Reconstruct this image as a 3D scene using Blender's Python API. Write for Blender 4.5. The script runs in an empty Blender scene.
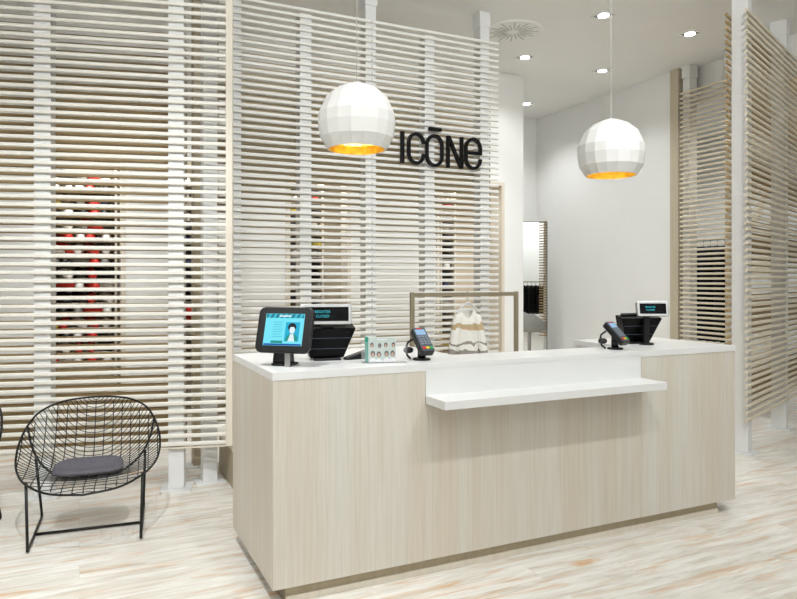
import bpy, bmesh, math, random
from math import sin, cos, pi, radians
from mathutils import Vector, Matrix
random.seed(4)
S = bpy.context.scene
COL = S.collection

# ------------------------------------------------------------------ helpers
def srgb(r, g, b):
    f = lambda c: ((c/255+0.055)/1.055)**2.4 if c/255 > 0.04045 else c/255/12.92
    return (f(r), f(g), f(b), 1)

def new_mat(name, col, rough=0.5, metal=0.0, spec=0.5, emit=None, estr=1.0, trans=0.0, ior=1.45, bump=None, vary=None):
    m = bpy.data.materials.new(name); m.use_nodes = True
    nt = m.node_tree; b = nt.nodes['Principled BSDF']
    b.inputs['Base Color'].default_value = col
    b.inputs['Roughness'].default_value = rough
    b.inputs['Metallic'].default_value = metal
    b.inputs['Specular IOR Level'].default_value = spec
    b.inputs['Transmission Weight'].default_value = trans
    b.inputs['IOR'].default_value = ior
    if emit:
        b.inputs['Emission Color'].default_value = emit
        b.inputs['Emission Strength'].default_value = estr
    tc = nt.nodes.new('ShaderNodeTexCoord')
    if vary:                                   # (scale vector, noise scale, amount): a small procedural variation of tone
        mp = nt.nodes.new('ShaderNodeMapping'); mp.inputs['Scale'].default_value = vary[0]
        nz = nt.nodes.new('ShaderNodeTexNoise'); nz.inputs['Scale'].default_value = vary[1]; nz.inputs['Detail'].default_value = 5
        rp = nt.nodes.new('ShaderNodeValToRGB')
        a = vary[2]
        rp.color_ramp.elements[0].position = 0.3; rp.color_ramp.elements[1].position = 0.7
        rp.color_ramp.elements[0].color = tuple(c*(1-a) for c in col[:3])+(1,)
        rp.color_ramp.elements[1].color = tuple(min(1, c*(1+a)) for c in col[:3])+(1,)
        nt.links.new(tc.outputs['Object'], mp.inputs[0]); nt.links.new(mp.outputs[0], nz.inputs['Vector'])
        nt.links.new(nz.outputs['Fac'], rp.inputs[0]); nt.links.new(rp.outputs[0], b.inputs['Base Color'])
    if bump:
        nz2 = nt.nodes.new('ShaderNodeTexNoise'); nz2.inputs['Scale'].default_value = bump[0]; nz2.inputs['Detail'].default_value = 4
        bp = nt.nodes.new('ShaderNodeBump'); bp.inputs['Strength'].default_value = bump[1]; bp.inputs['Distance'].default_value = 0.004
        nt.links.new(tc.outputs['Object'], nz2.inputs['Vector'])
        nt.links.new(nz2.outputs['Fac'], bp.inputs['Height']); nt.links.new(bp.outputs[0], b.inputs['Normal'])
    return m

class MB:
    """collects shapes; build() links them as one mesh object"""
    def __init__(self): self.bm = bmesh.new()
    def hexa(self, p):
        v = [self.bm.verts.new(q) for q in p]
        for f in ((0,3,2,1),(4,5,6,7),(0,1,5,4),(1,2,6,5),(2,3,7,6),(3,0,4,7)):
            self.bm.faces.new([v[i] for i in f])
        return self
    def box(self, x0, x1, y0, y1, z0, z1):
        return self.hexa([(x0,y0,z0),(x1,y0,z0),(x1,y1,z0),(x0,y1,z0),(x0,y0,z1),(x1,y0,z1),(x1,y1,z1),(x0,y1,z1)])
    def obox(self, c, d, n, u0, u1, w0, w1, z0, z1):
        """box along d (u) and n (w) from plan point c"""
        g = lambda u, w, z: (c[0]+d[0]*u+n[0]*w, c[1]+d[1]*u+n[1]*w, z)
        p = [g(u0,w0,z0),g(u1,w0,z0),g(u1,w1,z0),g(u0,w1,z0)]
        if d[0]*n[1]-d[1]*n[0] < 0: p = [p[0],p[3],p[2],p[1]]
        q = [(a[0],a[1],z1) for a in p]
        return self.hexa(p+q)
    def slat(self, c, d, n, u0, u1, w, t, z, h, k=0.005):
        prof = [(-t/2+k,-h/2),(t/2-k,-h/2),(t/2,-h/2+k),(t/2,h/2-k),(t/2-k,h/2),(-t/2+k,h/2),(-t/2,h/2-k),(-t/2,-h/2+k)]
        L = []
        for u in (u0, u1):
            L.append([self.bm.verts.new((c[0]+d[0]*u+n[0]*(w+a), c[1]+d[1]*u+n[1]*(w+a), z+b)) for a, b in prof])
        N = len(prof)
        for i in range(N):
            self.bm.faces.new((L[0][i], L[0][(i+1)%N], L[1][(i+1)%N], L[1][i]))
        self.bm.faces.new(L[0][::-1]); self.bm.faces.new(L[1])
        return self
    def tube(self, pts, r, seg=8, closed=False, radii=None):
        pts = [Vector(p) for p in pts]; n = len(pts); rings = []
        prev = None
        for i, p in enumerate(pts):
            if closed: t = pts[(i+1)%n]-pts[i-1]
            elif i == 0: t = pts[1]-pts[0]
            elif i == n-1: t = pts[-1]-pts[-2]
            else: t = (pts[i+1]-p).normalized()+(p-pts[i-1]).normalized()
            if t.length < 1e-9: t = Vector((0,0,1))
            t.normalize()
            if prev is None:
                a = Vector((0,0,1)) if abs(t.z) < 0.9 else Vector((1,0,0))
                prev = t.cross(a).normalized()
            prev = (prev - t*prev.dot(t))
            if prev.length < 1e-6: prev = t.orthogonal()
            prev.normalize(); b = t.cross(prev)
            rr = radii[i] if radii else r
            rings.append([self.bm.verts.new(p+prev*(rr*cos(2*pi*k/seg))+b*(rr*sin(2*pi*k/seg))) for k in range(seg)])
        m = n if closed else n-1
        for i in range(m):
            A, B = rings[i], rings[(i+1)%n]
            for k in range(seg):
                self.bm.faces.new((A[k], A[(k+1)%seg], B[(k+1)%seg], B[k]))
        if not closed:
            self.bm.faces.new(rings[0][::-1]); self.bm.faces.new(rings[-1])
        return self
    def lathe(self, prof, seg=32, c=(0,0,0), cap0=True, cap1=True):
        rings = []
        for r, z in prof:
            rings.append([self.bm.verts.new((c[0]+r*cos(2*pi*k/seg), c[1]+r*sin(2*pi*k/seg), c[2]+z)) for k in range(seg)])
        for A, B in zip(rings, rings[1:]):
            for k in range(seg): self.bm.faces.new((A[k], A[(k+1)%seg], B[(k+1)%seg], B[k]))
        if cap0: self.bm.faces.new(rings[0][::-1])
        if cap1: self.bm.faces.new(rings[-1])
        return self
    def loft(self, rings, cap=True, closed=True):
        R = [[self.bm.verts.new(p) for p in r] for r in rings]
        n = len(R[0])
        for A, B in zip(R, R[1:]):
            for k in range(n if closed else n-1): self.bm.faces.new((A[k], A[(k+1)%n], B[(k+1)%n], B[k]))
        if cap and closed:
            self.bm.faces.new(R[0][::-1]); self.bm.faces.new(R[-1])
        return self
    def prism(self, poly, y0, y1):
        """outline in x,z extruded from y0 to y1"""
        a = [self.bm.verts.new((x, y0, z)) for x, z in poly]; b = [self.bm.verts.new((x, y1, z)) for x, z in poly]
        n = len(poly)
        self.bm.faces.new(a); self.bm.faces.new(b[::-1])
        for i in range(n): self.bm.faces.new((a[i], b[i], b[(i+1)%n], a[(i+1)%n]))
        return self
    def stroke(self, pts, w, y0, y1, closed=False):
        """flat-ended stroke of width w along x,z points, extruded in y"""
        n = len(pts); L = []; R = []
        for i, p in enumerate(pts):
            if closed: t = Vector(pts[(i+1)%n])-Vector(pts[i-1])
            elif i == 0: t = Vector(pts[1])-Vector(pts[0])
            elif i == n-1: t = Vector(pts[-1])-Vector(pts[-2])
            else: t = Vector(pts[i+1])-Vector(pts[i-1])
            t.normalize(); q = Vector((-t.y, t.x))*(w/2)
            L.append((p[0]+q.x, p[1]+q.y)); R.append((p[0]-q.x, p[1]-q.y))
        V = [[self.bm.verts.new((a[0], y, a[1])) for a in X] for y in (y0, y1) for X in (L, R)]
        m = n if closed else n-1
        for i in range(m):
            j = (i+1)%n
            self.bm.faces.new((V[0][i],V[0][j],V[1][j],V[1][i])); self.bm.faces.new((V[2][i],V[3][i],V[3][j],V[2][j]))
            self.bm.faces.new((V[0][i],V[2][i],V[2][j],V[0][j])); self.bm.faces.new((V[1][i],V[1][j],V[3][j],V[3][i]))
        if not closed:
            for i in (0, n-1): self.bm.faces.new((V[0][i],V[1][i],V[3][i],V[2][i]))
        return self
    def build(self, name, mat, parent=None, smooth=False, bevel=0.0, loc=None, sub=0):
        bmesh.ops.recalc_face_normals(self.bm, faces=self.bm.faces[:])
        me = bpy.data.meshes.new(name); self.bm.to_mesh(me); self.bm.free()
        me.materials.append(mat)
        if smooth: me.polygons.foreach_set('use_smooth', [True]*len(me.polygons))
        o = bpy.data.objects.new(name, me); COL.objects.link(o)
        if parent: o.parent = parent
        if loc: o.location = loc
        if bevel:
            b = o.modifiers.new('bevel', 'BEVEL'); b.width = bevel; b.segments = 2; b.limit_method = 'ANGLE'; b.angle_limit = radians(40)
        if sub:
            s = o.modifiers.new('subdivision', 'SUBSURF'); s.levels = s.render_levels = sub
        return o

def tag(o, label, cat, group=None):
    o['label'] = label; o['category'] = cat
    if group: o['group'] = group
    return o
def thing(name, label, cat, loc=(0,0,0), rz=0, group=None):
    o = bpy.data.objects.new(name, None); COL.objects.link(o)
    o.location = loc; o.rotation_euler = (0,0,rz); o.empty_display_size = 0.1
    return tag(o, label, cat, group)
def struct(o): o['kind'] = 'structure'; return o
def copy_tree(o, parent=None):
    c = o.copy(); COL.objects.link(c)
    if parent: c.parent = parent
    for ch in list(o.children): copy_tree(ch, c)
    return c
def text_mesh(name, body, size, mat, parent, mtx, extrude=0.0006):
    cu = bpy.data.curves.new(name, 'FONT'); cu.body = body; cu.size = size; cu.extrude = extrude
    cu.align_x = 'CENTER'; cu.align_y = 'CENTER'
    t = bpy.data.objects.new(name+'_curve', cu); COL.objects.link(t)
    dg = bpy.context.evaluated_depsgraph_get(); dg.update()
    me = bpy.data.meshes.new_from_object(t.evaluated_get(dg))
    bpy.data.objects.remove(t); bpy.data.curves.remove(cu)
    me.materials.clear(); me.materials.append(mat); me.name = name
    o = bpy.data.objects.new(name, me); COL.objects.link(o); o.parent = parent; o.matrix_local = mtx
    return o
def catmull(P, n):
    P = [Vector(p) for p in P]; out = []
    m = len(P)-1
    for j in range(n):
        x = j/(n-1)*m; i = min(int(x), m-1); t = x-i
        p1, p2 = P[i], P[i+1]
        p0 = P[i-1] if i > 0 else p1*2-p2
        p3 = P[i+2] if i+2 <= m else p2*2-p1
        out.append(0.5*((2*p1)+(p2-p0)*t+(2*p0-5*p1+4*p2-p3)*t*t+(3*p1-p0-3*p2+p3)*t**3))
    return out

# ------------------------------------------------------------------ materials
M = {}
M['paint'] = new_mat('white wall paint', srgb(238,238,235), 0.6, vary=((1,1,1), 3, 0.01))
M['ceil'] = new_mat('white ceiling paint', srgb(240,240,237), 0.7, vary=((1,1,1), 2, 0.01))
M['postw'] = new_mat('white powder coat', srgb(228,228,226), 0.35, vary=((1,1,1), 30, 0.01))
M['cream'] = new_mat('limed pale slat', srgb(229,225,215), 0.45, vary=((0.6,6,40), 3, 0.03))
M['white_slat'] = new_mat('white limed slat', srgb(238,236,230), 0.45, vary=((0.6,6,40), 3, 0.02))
M['pale_rear_shade'] = new_mat('pale shade-browned rear slat', srgb(186,168,136), 0.5, vary=((0.6,6,40), 3, 0.06))  # screen B rear slats: the tan stands in for shade behind the front layer
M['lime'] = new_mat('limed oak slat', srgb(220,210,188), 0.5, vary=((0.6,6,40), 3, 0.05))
M['oak'] = new_mat('shade-browned rear slat', srgb(166,142,102), 0.5, vary=((0.6,6,40), 3, 0.08))  # rear slats of A and C: shade behind the front slats put into the brown
M['board'] = new_mat('pale oak board', srgb(222,213,197), 0.5, vary=((8,8,0.5), 4, 0.05))
M['tan'] = new_mat('tan oak board', srgb(176,163,137), 0.5, vary=((8,8,0.5), 4, 0.06))
M['solid'] = new_mat('white solid surface', srgb(231,231,229), 0.3, vary=((1,1,1), 8, 0.006))
M['black'] = new_mat('black plastic', srgb(22,22,23), 0.35, bump=(400, 0.05))
M['gloss'] = new_mat('gloss black plastic', srgb(10,10,11), 0.25, spec=0.12, vary=((1,1,1), 10, 0.1))
M['ink'] = new_mat('matt black sign acrylic', srgb(11,11,12), 0.5, spec=0.2, vary=((1,1,1), 30, 0.05))
M['wire'] = new_mat('black coated steel wire', srgb(30,30,29), 0.35, metal=0.3, vary=((1,1,1), 40, 0.1))
M['silver'] = new_mat('brushed aluminium', srgb(190,190,190), 0.3, metal=0.9, vary=((1,1,20), 20, 0.05))
M['steel'] = new_mat('bronze grey steel', srgb(160,149,126), 0.4, metal=0.35, vary=((1,1,1), 20, 0.06))
M['grey'] = new_mat('charcoal felt', srgb(98,95,102), 0.95, spec=0.1, vary=((1,1,1), 90, 0.25), bump=(300, 0.5))
M['tub'] = new_mat('light grey upholstery', srgb(170,170,168), 0.8, vary=((1,1,1), 40, 0.05))
M['shell'] = new_mat('white pendant shell', srgb(226,225,221), 0.5, vary=((1,1,1), 12, 0.01))
M['gold'] = new_mat('gold leaf', srgb(255,212,120), 0.3, metal=1.0, vary=((1,1,1), 14, 0.3), bump=(26, 1.0))
M['glow'] = new_mat('lamp bulb', (1,1,1,1), 0.5, emit=(1,0.80,0.5,1), estr=1.6)
M['led'] = new_mat('downlight lens', (1,1,1,1), 0.4, emit=(1,0.98,0.94,1), estr=9)
M['dark'] = new_mat('dark metal trim', srgb(95,94,90), 0.35, metal=0.6, vary=((1,1,1), 30, 0.05))
M['slot'] = new_mat('diffuser slot', srgb(178,178,174), 0.7, vary=((1,1,1), 30, 0.05))
M['acryl'] = new_mat('clear acrylic', (0.95,0.97,0.97,1), 0.05)
M['acryl'].node_tree.nodes['Principled BSDF'].inputs['Alpha'].default_value = 0.08
M['mirror'] = new_mat('mirror silver', srgb(238,240,239), 0.01, metal=1.0)
M['cord'] = new_mat('pale cord', srgb(178,177,171), 0.5, vary=((1,1,1), 30, 0.03))
M['teal'] = new_mat('teal print', srgb(52,142,124), 0.4, vary=((1,1,1), 40, 0.05))
M['mint'] = new_mat('pale mint card', srgb(190,202,196), 0.4, vary=((1,1,1), 40, 0.02))
M['skin'] = new_mat('printed skin tone', srgb(196,150,120), 0.5, vary=((1,1,1), 60, 0.1))
M['skin2'] = new_mat('printed dark skin tone', srgb(120,70,50), 0.5, vary=((1,1,1), 60, 0.1))
M['hair'] = new_mat('printed dark hair', srgb(45,34,32), 0.5, vary=((1,1,1), 60, 0.1))
M['shirt'] = new_mat('printed white shirt', srgb(235,233,236), 0.5, vary=((1,1,1), 60, 0.05))
M['cyan'] = new_mat('cyan display text', (0,0,0,1), 0.4, emit=srgb(40,190,205), estr=1.0)
M['kgrey'] = new_mat('slate plastic', srgb(72,80,90), 0.4, vary=((1,1,1), 40, 0.05))
M['key'] = new_mat('grey key rubber', srgb(120,128,138), 0.5, vary=((1,1,1), 60, 0.05))
M['red'] = new_mat('red rubber', srgb(214,40,30), 0.45, vary=((1,1,1), 60, 0.05))
M['yel'] = new_mat('yellow rubber', srgb(236,200,40), 0.45, vary=((1,1,1), 60, 0.05))
M['grn'] = new_mat('green rubber', srgb(40,160,80), 0.45, vary=((1,1,1), 60, 0.05))
M['lcd'] = new_mat('small lit screen', (0,0,0,1), 0.3, emit=srgb(165,205,240), estr=0.9)
M['clear'] = new_mat('frosted hanger plastic', srgb(225,225,225), 0.25, vary=((1,1,1), 60, 0.03))
for nm, c in dict(black=(26,26,28), white=(226,224,220), red=(205,44,34), grey=(128,126,122), yellow=(196,174,50), navy=(40,46,74)).items():
    M['shoe_'+nm] = new_mat(nm+' shoe leather', srgb(*c), 0.4, vary=((1,1,1), 30, 0.12))
for nm, c in dict(black=(20,20,22), charcoal=(48,48,52), navy=(28,34,58), blue=(40,110,190), white=(225,225,225)).items():
    M['cloth_'+nm] = new_mat(nm+' cloth', srgb(*c), 0.9, vary=((1,1,1), 30, 0.15))
def emis(name, c, s=1.0): return new_mat(name, (0,0,0,1), 0.25, emit=srgb(*c), estr=s)
M['scr'] = emis('screen page cyan', (120,232,250)); M['scr_d'] = emis('screen teal band', (15,120,140)); M['scr_m'] = emis('screen mid cyan', (60,190,215))
M['scr_w'] = emis('screen white', (225,245,250)); M['scr_k'] = emis('screen black', (12,16,22)); M['scr_p'] = emis('screen photo ground', (25,175,215)); M['scr_g'] = emis('screen green', (30,150,140))
M['scr_b'] = emis('screen blue bar', (20,80,170))

def wood_counter():
    m = bpy.data.materials.new('limed oak veneer'); m.use_nodes = True; nt = m.node_tree; b = nt.nodes['Principled BSDF']
    tc = nt.nodes.new('ShaderNodeTexCoord'); L = nt.links.new
    mp = nt.nodes.new('ShaderNodeMapping'); mp.inputs['Scale'].default_value = (90, 90, 2.2)
    n1 = nt.nodes.new('ShaderNodeTexNoise'); n1.inputs['Scale'].default_value = 1.0; n1.inputs['Detail'].default_value = 6; n1.inputs['Roughness'].default_value = 0.65
    mp2 = nt.nodes.new('ShaderNodeMapping'); mp2.inputs['Scale'].default_value = (7, 7, 0.25)
    n2 = nt.nodes.new('ShaderNodeTexNoise'); n2.inputs['Scale'].default_value = 1.0; n2.inputs['Detail'].default_value = 3
    r1 = nt.nodes.new('ShaderNodeValToRGB'); e = r1.color_ramp.elements
    e[0].position = 0.3; e[0].color = srgb(211,206,195); e[1].position = 0.68; e[1].color = srgb(225,221,213)
    r2 = nt.nodes.new('ShaderNodeValToRGB'); e = r2.color_ramp.elements
    e[0].position = 0.3; e[0].color = srgb(244,236,226); e[1].position = 0.7; e[1].color = srgb(250,251,250)
    mx = nt.nodes.new('ShaderNodeMix'); mx.data_type = 'RGBA'; mx.blend_type = 'MULTIPLY'; mx.inputs['Factor'].default_value = 1
    for a, q in ((mp, n1), (mp2, n2)):
        L(tc.outputs['Object'], a.inputs[0]); L(a.outputs[0], q.inputs['Vector'])
    L(n1.outputs['Fac'], r1.inputs[0]); L(n2.outputs['Fac'], r2.inputs[0])
    L(r1.outputs[0], mx.inputs['A']); L(r2.outputs[0], mx.inputs['B']); L(mx.outputs['Result'], b.inputs['Base Color'])
    b.inputs['Roughness'].default_value = 0.45
    return m
M['veneer'] = wood_counter()

def floor_mat():
    m = bpy.data.materials.new('whitewashed plank floor'); m.use_nodes = True; nt = m.node_tree; b = nt.nodes['Principled BSDF']
    L = nt.links.new; tc = nt.nodes.new('ShaderNodeTexCoord')
    def noise(scale, sc, det=6, ro=0.6, dist=0.0):
        mp = nt.nodes.new('ShaderNodeMapping'); mp.inputs['Scale'].default_value = scale
        n = nt.nodes.new('ShaderNodeTexNoise'); n.inputs['Scale'].default_value = sc; n.inputs['Detail'].default_value = det
        n.inputs['Roughness'].default_value = ro; n.inputs['Distortion'].default_value = dist
        L(vec, mp.inputs[0]); L(mp.outputs[0], n.inputs['Vector']); return n.outputs['Fac']
    br = nt.nodes.new('ShaderNodeTexBrick'); br.offset = 0.37
    br.inputs['Scale'].default_value = 1; br.inputs['Brick Width'].default_value = 1.25; br.inputs['Row Height'].default_value = 0.19
    br.inputs['Mortar Size'].default_value = 0.0012; br.inputs['Mortar Smooth'].default_value = 0.6; br.inputs['Bias'].default_value = 0
    br.inputs['Color1'].default_value = (0,0,0,1); br.inputs['Color2'].default_value = (1,1,1,1); br.inputs['Mortar'].default_value = (0.5,0.5,0.5,1)
    L(tc.outputs['Object'], br.inputs['Vector'])
    # each plank shifts the grain by its own amount
    sh = nt.nodes.new('ShaderNodeVectorMath'); sh.operation = 'MULTIPLY_ADD'; sh.inputs[1].default_value = (3.1, 1.7, 0)
    L(br.outputs['Color'], sh.inputs[0]); L(tc.outputs['Object'], sh.inputs[2]); vec = sh.outputs[0]
    def ramp(f, p0, c0, p1, c1):
        r = nt.nodes.new('ShaderNodeValToRGB'); e = r.color_ramp.elements
        e[0].position = p0; e[0].color = c0; e[1].position = p1; e[1].color = c1; L(f, r.inputs[0]); return r.outputs[0]
    def mix(f, a, bb, mode='MIX'):
        x = nt.nodes.new('ShaderNodeMix'); x.data_type = 'RGBA'; x.blend_type = mode
        if isinstance(f, float): x.inputs['Factor'].default_value = f
        else: L(f, x.inputs['Factor'])
        for k, v in (('A', a), ('B', bb)):
            if isinstance(v, tuple): x.inputs[k].default_value = v
            else: L(v, x.inputs[k])
        return x.outputs['Result']
    base = ramp(noise((1.1, 9, 1), 1.5, 8, 0.68, 0.9), 0.30, srgb(204,194,178), 0.60, srgb(240,237,230))
    og = ramp(noise((0.9, 7, 1), 1.9, 6, 0.62, 1.0), 0.54, (0,0,0,1), 0.70, (0.85,0.85,0.85,1))
    c = mix(og, base, srgb(216,170,116))
    gy = ramp(noise((0.9, 11, 1.7), 2.4, 6, 0.65, 0.5), 0.56, (0,0,0,1), 0.76, (0.6,0.6,0.6,1))
    c = mix(gy, c, srgb(170,161,147))
    wh = ramp(noise((2.2, 26, 1), 2.0, 4, 0.6, 0.3), 0.56, (0,0,0,1), 0.72, (0.6,0.6,0.6,1))
    c = mix(wh, c, srgb(246,245,241))
    c = mix(ramp(br.outputs['Fac'], 0.0, (0,0,0,1), 1.0, (0.25,0.25,0.25,1)), c, srgb(150,142,130))
    L(c, b.inputs['Base Color'])
    b.inputs['Roughness'].default_value = 0.42; b.inputs['Specular IOR Level'].default_value = 0.4
    return m
M['floor'] = floor_mat()

def knit_mat():
    m = bpy.data.materials.new('cream patterned knit'); m.use_nodes = True; nt = m.node_tree; b = nt.nodes['Principled BSDF']
    L = nt.links.new; tc = nt.nodes.new('ShaderNodeTexCoord'); sp = nt.nodes.new('ShaderNodeSeparateXYZ'); L(tc.outputs['Object'], sp.inputs[0])
    nz = nt.nodes.new('ShaderNodeTexNoise'); nz.inputs['Scale'].default_value = 14; L(tc.outputs['Object'], nz.inputs['Vector'])
    ad = nt.nodes.new('ShaderNodeMath'); ad.operation = 'MULTIPLY_ADD'; ad.inputs[1].default_value = 0.09; L(nz.outputs['Fac'], ad.inputs[0]); L(sp.outputs['Z'], ad.inputs[2])
    r = nt.nodes.new('ShaderNodeValToRGB'); r.color_ramp.interpolation = 'CONSTANT'; e = r.color_ramp.elements
    mr = nt.nodes.new('ShaderNodeMapRange'); mr.inputs['From Min'].default_value = -0.55; mr.inputs['From Max'].default_value = 0.1
    L(ad.outputs[0], mr.inputs['Value']); L(mr.outputs[0], r.inputs[0])
    cream, taupe, tan = srgb(241,239,231), srgb(156,148,140), srgb(200,176,140)
    e[0].position = 0; e[0].color = cream; e[1].position = 0.12; e[1].color = tan
    for p, c in ((0.20, taupe), (0.40, cream), (0.47, taupe), (0.50, cream), (0.66, tan), (0.74, cream)):
        q = e.new(p); q.color = c
    L(r.outputs[0], b.inputs['Base Color']); b.inputs['Roughness'].default_value = 0.95
    wv = nt.nodes.new('ShaderNodeTexNoise'); wv.inputs['Scale'].default_value = 120; L(tc.outputs['Object'], wv.inputs['Vector'])
    bp = nt.nodes.new('ShaderNodeBump'); bp.inputs['Strength'].default_value = 0.6; bp.inputs['Distance'].default_value = 0.006
    L(wv.outputs['Fac'], bp.inputs['Height']); L(bp.outputs[0], b.inputs['Normal'])
    return m
M['knit'] = knit_mat()

M['jamb'] = new_mat('weathered oak jamb', srgb(196,185,162), 0.5, vary=((8,8,0.5), 4, 0.05))
# ------------------------------------------------------------------ the setting
CZ = 3.97
struct(MB().box(-6, 10, -4, 9.6, -0.1, 0).build('floor', M['floor']))
struct(MB().box(-6, 10, -4, 9.6, CZ, CZ+0.1).build('ceiling', M['ceil']))
struct(MB().box(-6.1, -6, -4, 9.6, 0, CZ).build('wall_left', M['paint']))
struct(MB().box(10, 10.1, -4, 9.6, 0, CZ).build('wall_right', M['paint']))
struct(MB().box(-6, 10, -4.1, -4, 0, CZ).build('wall_front', M['paint']))
struct(MB().box(-6, 10, 8.66, 8.76, 0, CZ).build('wall_back', M['paint']))
# partition behind the slatted screens, with openings to the shoe displays
OPEN = [(-0.28, 0.39), (0.89, 1.24), (1.95, 2.66), (3.73, 4.655)]
OZ = 2.62
w = MB(); x = -6
for a, b in OPEN:
    w.box(x, a, 6.87, 6.97, 0, CZ); w.box(a, b, 6.87, 6.97, OZ, CZ); x = b
w.box(x, 4.95, 6.87, 6.97, 0, CZ)
struct(w.build('wall_partition', M['paint']))
for i, (a, b) in enumerate(OPEN):
    t = MB()
    t.box(a-0.005, a+0.035, 6.85, 7.05, 0, OZ+0.01).box(b-0.035, b+0.005, 6.85, 7.05, 0, OZ+0.01).box(a+0.035, b-0.035, 6.85, 7.05, OZ-0.03, OZ+0.01)
    struct(t.build('trim_%d' % (i+1), M['board']))
struct(MB().box(6.49, 6.60, 5.96, 8.66, 0, CZ).build('wall_east', M['paint']))
struct(MB().box(6.62, 6.72, 3.2, 5.84, 3.55, CZ).build('wall_header', M['paint']))
struct(MB().box(6.44, 6.60, 5.84, 5.96, 0, CZ).build('trim_6', M['jamb']))
struct(MB().box(4.90, 4.952, 6.97, 7.02, 0, CZ).build('trim_7', M['paint']))

M['alcove'] = new_mat('beige alcove panel', srgb(212,196,172), 0.6, vary=((6,6,0.6), 3, 0.04))
struct(MB().box(-0.45, 4.9, 7.40, 7.44, 0, 2.8).build('wall_alcove', M['alcove']))

# ------------------------------------------------------------------ slatted screens
PITCH, SH, ST = 0.056, 0.0255, 0.022
def slats(c, d, n, u0, u1, w, z0, count, mat, parent, name='slats'):
    m = MB()
    for k in range(count): m.slat(c, d, n, u0, u1, w, ST, z0+PITCH*k, SH)
    return m.build(name, mat, parent)
def post(c, d, n, u, hw, hd, ztop, parent, foot=True, sleeve=False, plate=0.102, z0=0.0, mat=None):
    p = MB().obox(c, d, n, u-hw, u+hw, -hd, hd, z0+(0.012 if foot else 0), ztop).build('post', mat or M['postw'], parent, bevel=0.003)
    if foot: MB().obox(c, d, n, u-plate, u+plate, -plate-0.01, plate+0.01, 0, 0.012).build('base_plate', M['postw'], p)
    if sleeve: MB().obox(c, d, n, u-hw-0.008, u+hw+0.008, -hd-0.008, hd+0.008, CZ-0.14, CZ).build('ceiling_sleeve', M['postw'], p)
    return p

# screen A, on the left
dA, nA = (0.9719, -0.2349), (-0.2349, -0.9719); cA = (0.615, 4.914)
A = thing('slatted_screen', 'wide slatted screen on the left behind the wire lounge chair', 'screen', group='slatted timber screens')
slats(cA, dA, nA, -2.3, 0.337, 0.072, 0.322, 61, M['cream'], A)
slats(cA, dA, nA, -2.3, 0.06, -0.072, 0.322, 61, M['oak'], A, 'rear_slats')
for u in (0, -0.848, -1.696): post(cA, dA, nA, u, 0.052, 0.06, CZ, A, sleeve=True)
MB().obox(cA, dA, nA, 0.333, 0.379, -0.03, 0.088, 0.295, 3.70).build('end_board', M['board'], A, bevel=0.002)
MB().obox(cA, dA, nA, -2.3, 0.333, 0.061, 0.083, 0.293, 0.303).build('bottom_rail', M['board'], A)
post((0.845, 4.985), (1,0), (0,-1), 0, 0.05, 0.055, CZ, A, sleeve=True)

# screen B, behind the counter
cB = (0, 5.451); dB, nB = (1,0), (0,-1)
B = thing('slatted_screen', 'slatted screen behind the sales counter carrying the black letter sign', 'screen', group='slatted timber screens')
Z0B = 0.325
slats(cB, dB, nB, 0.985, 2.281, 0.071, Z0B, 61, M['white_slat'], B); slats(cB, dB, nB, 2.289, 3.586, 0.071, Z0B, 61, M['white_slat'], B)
slats(cB, dB, nB, 0.985, 2.281, -0.071, Z0B, 61, M['pale_rear_shade'], B, 'rear_slats'); slats(cB, dB, nB, 2.289, 3.586, -0.071, Z0B, 61, M['pale_rear_shade'], B, 'rear_slats')
for x, tall in ((1.115, 1), (1.697, 0), (2.283, 1), (2.86, 0), (3.446, 1)):
    post(cB, dB, nB, x, 0.05, 0.06, CZ if tall else 3.66, B, sleeve=bool(tall))
MB().box(0.80, 0.862, 5.40, 5.52, 0.012, 3.70).build('end_post', M['tan'], B)
MB().box(0.72, 0.94, 5.36, 5.58, 0, 0.012).build('base_plate', M['postw'], B)
MB().box(0.862, 0.985, 5.43, 5.47, 0.30, 3.70).build('end_board', M['tan'], B)

# screen C, at the right edge
dC, nC = (0.9245, 0.381), (0.381, -0.9245); cC = (5.037, 3.902)
C = thing('slatted_screen', 'tall slatted screen at the right edge with a broad white end post', 'screen', group='slatted timber screens')
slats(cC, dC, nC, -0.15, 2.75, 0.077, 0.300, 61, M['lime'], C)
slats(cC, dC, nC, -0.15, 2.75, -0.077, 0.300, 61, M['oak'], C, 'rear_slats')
for u in (0, 1.25, 2.5): post(cC, dC, nC, u, 0.05, 0.065, CZ, C, sleeve=True)

# screen D, set back between the white wall and screen C
dD, nD = (0, 1), (-1, 0); cD = (6.51, 0)
D = thing('slatted_screen', 'narrow slatted screen between the white wall and the right-hand screen', 'screen', group='slatted timber screens')
slats(cD, dD, nD, 4.62, 5.80, 0.073, 0.290, 61, M['lime'], D)
for y in (5.73, 5.15): post(cD, dD, nD, y, 0.05, 0.06, CZ, D, sleeve=True, plate=0.105)

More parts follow.
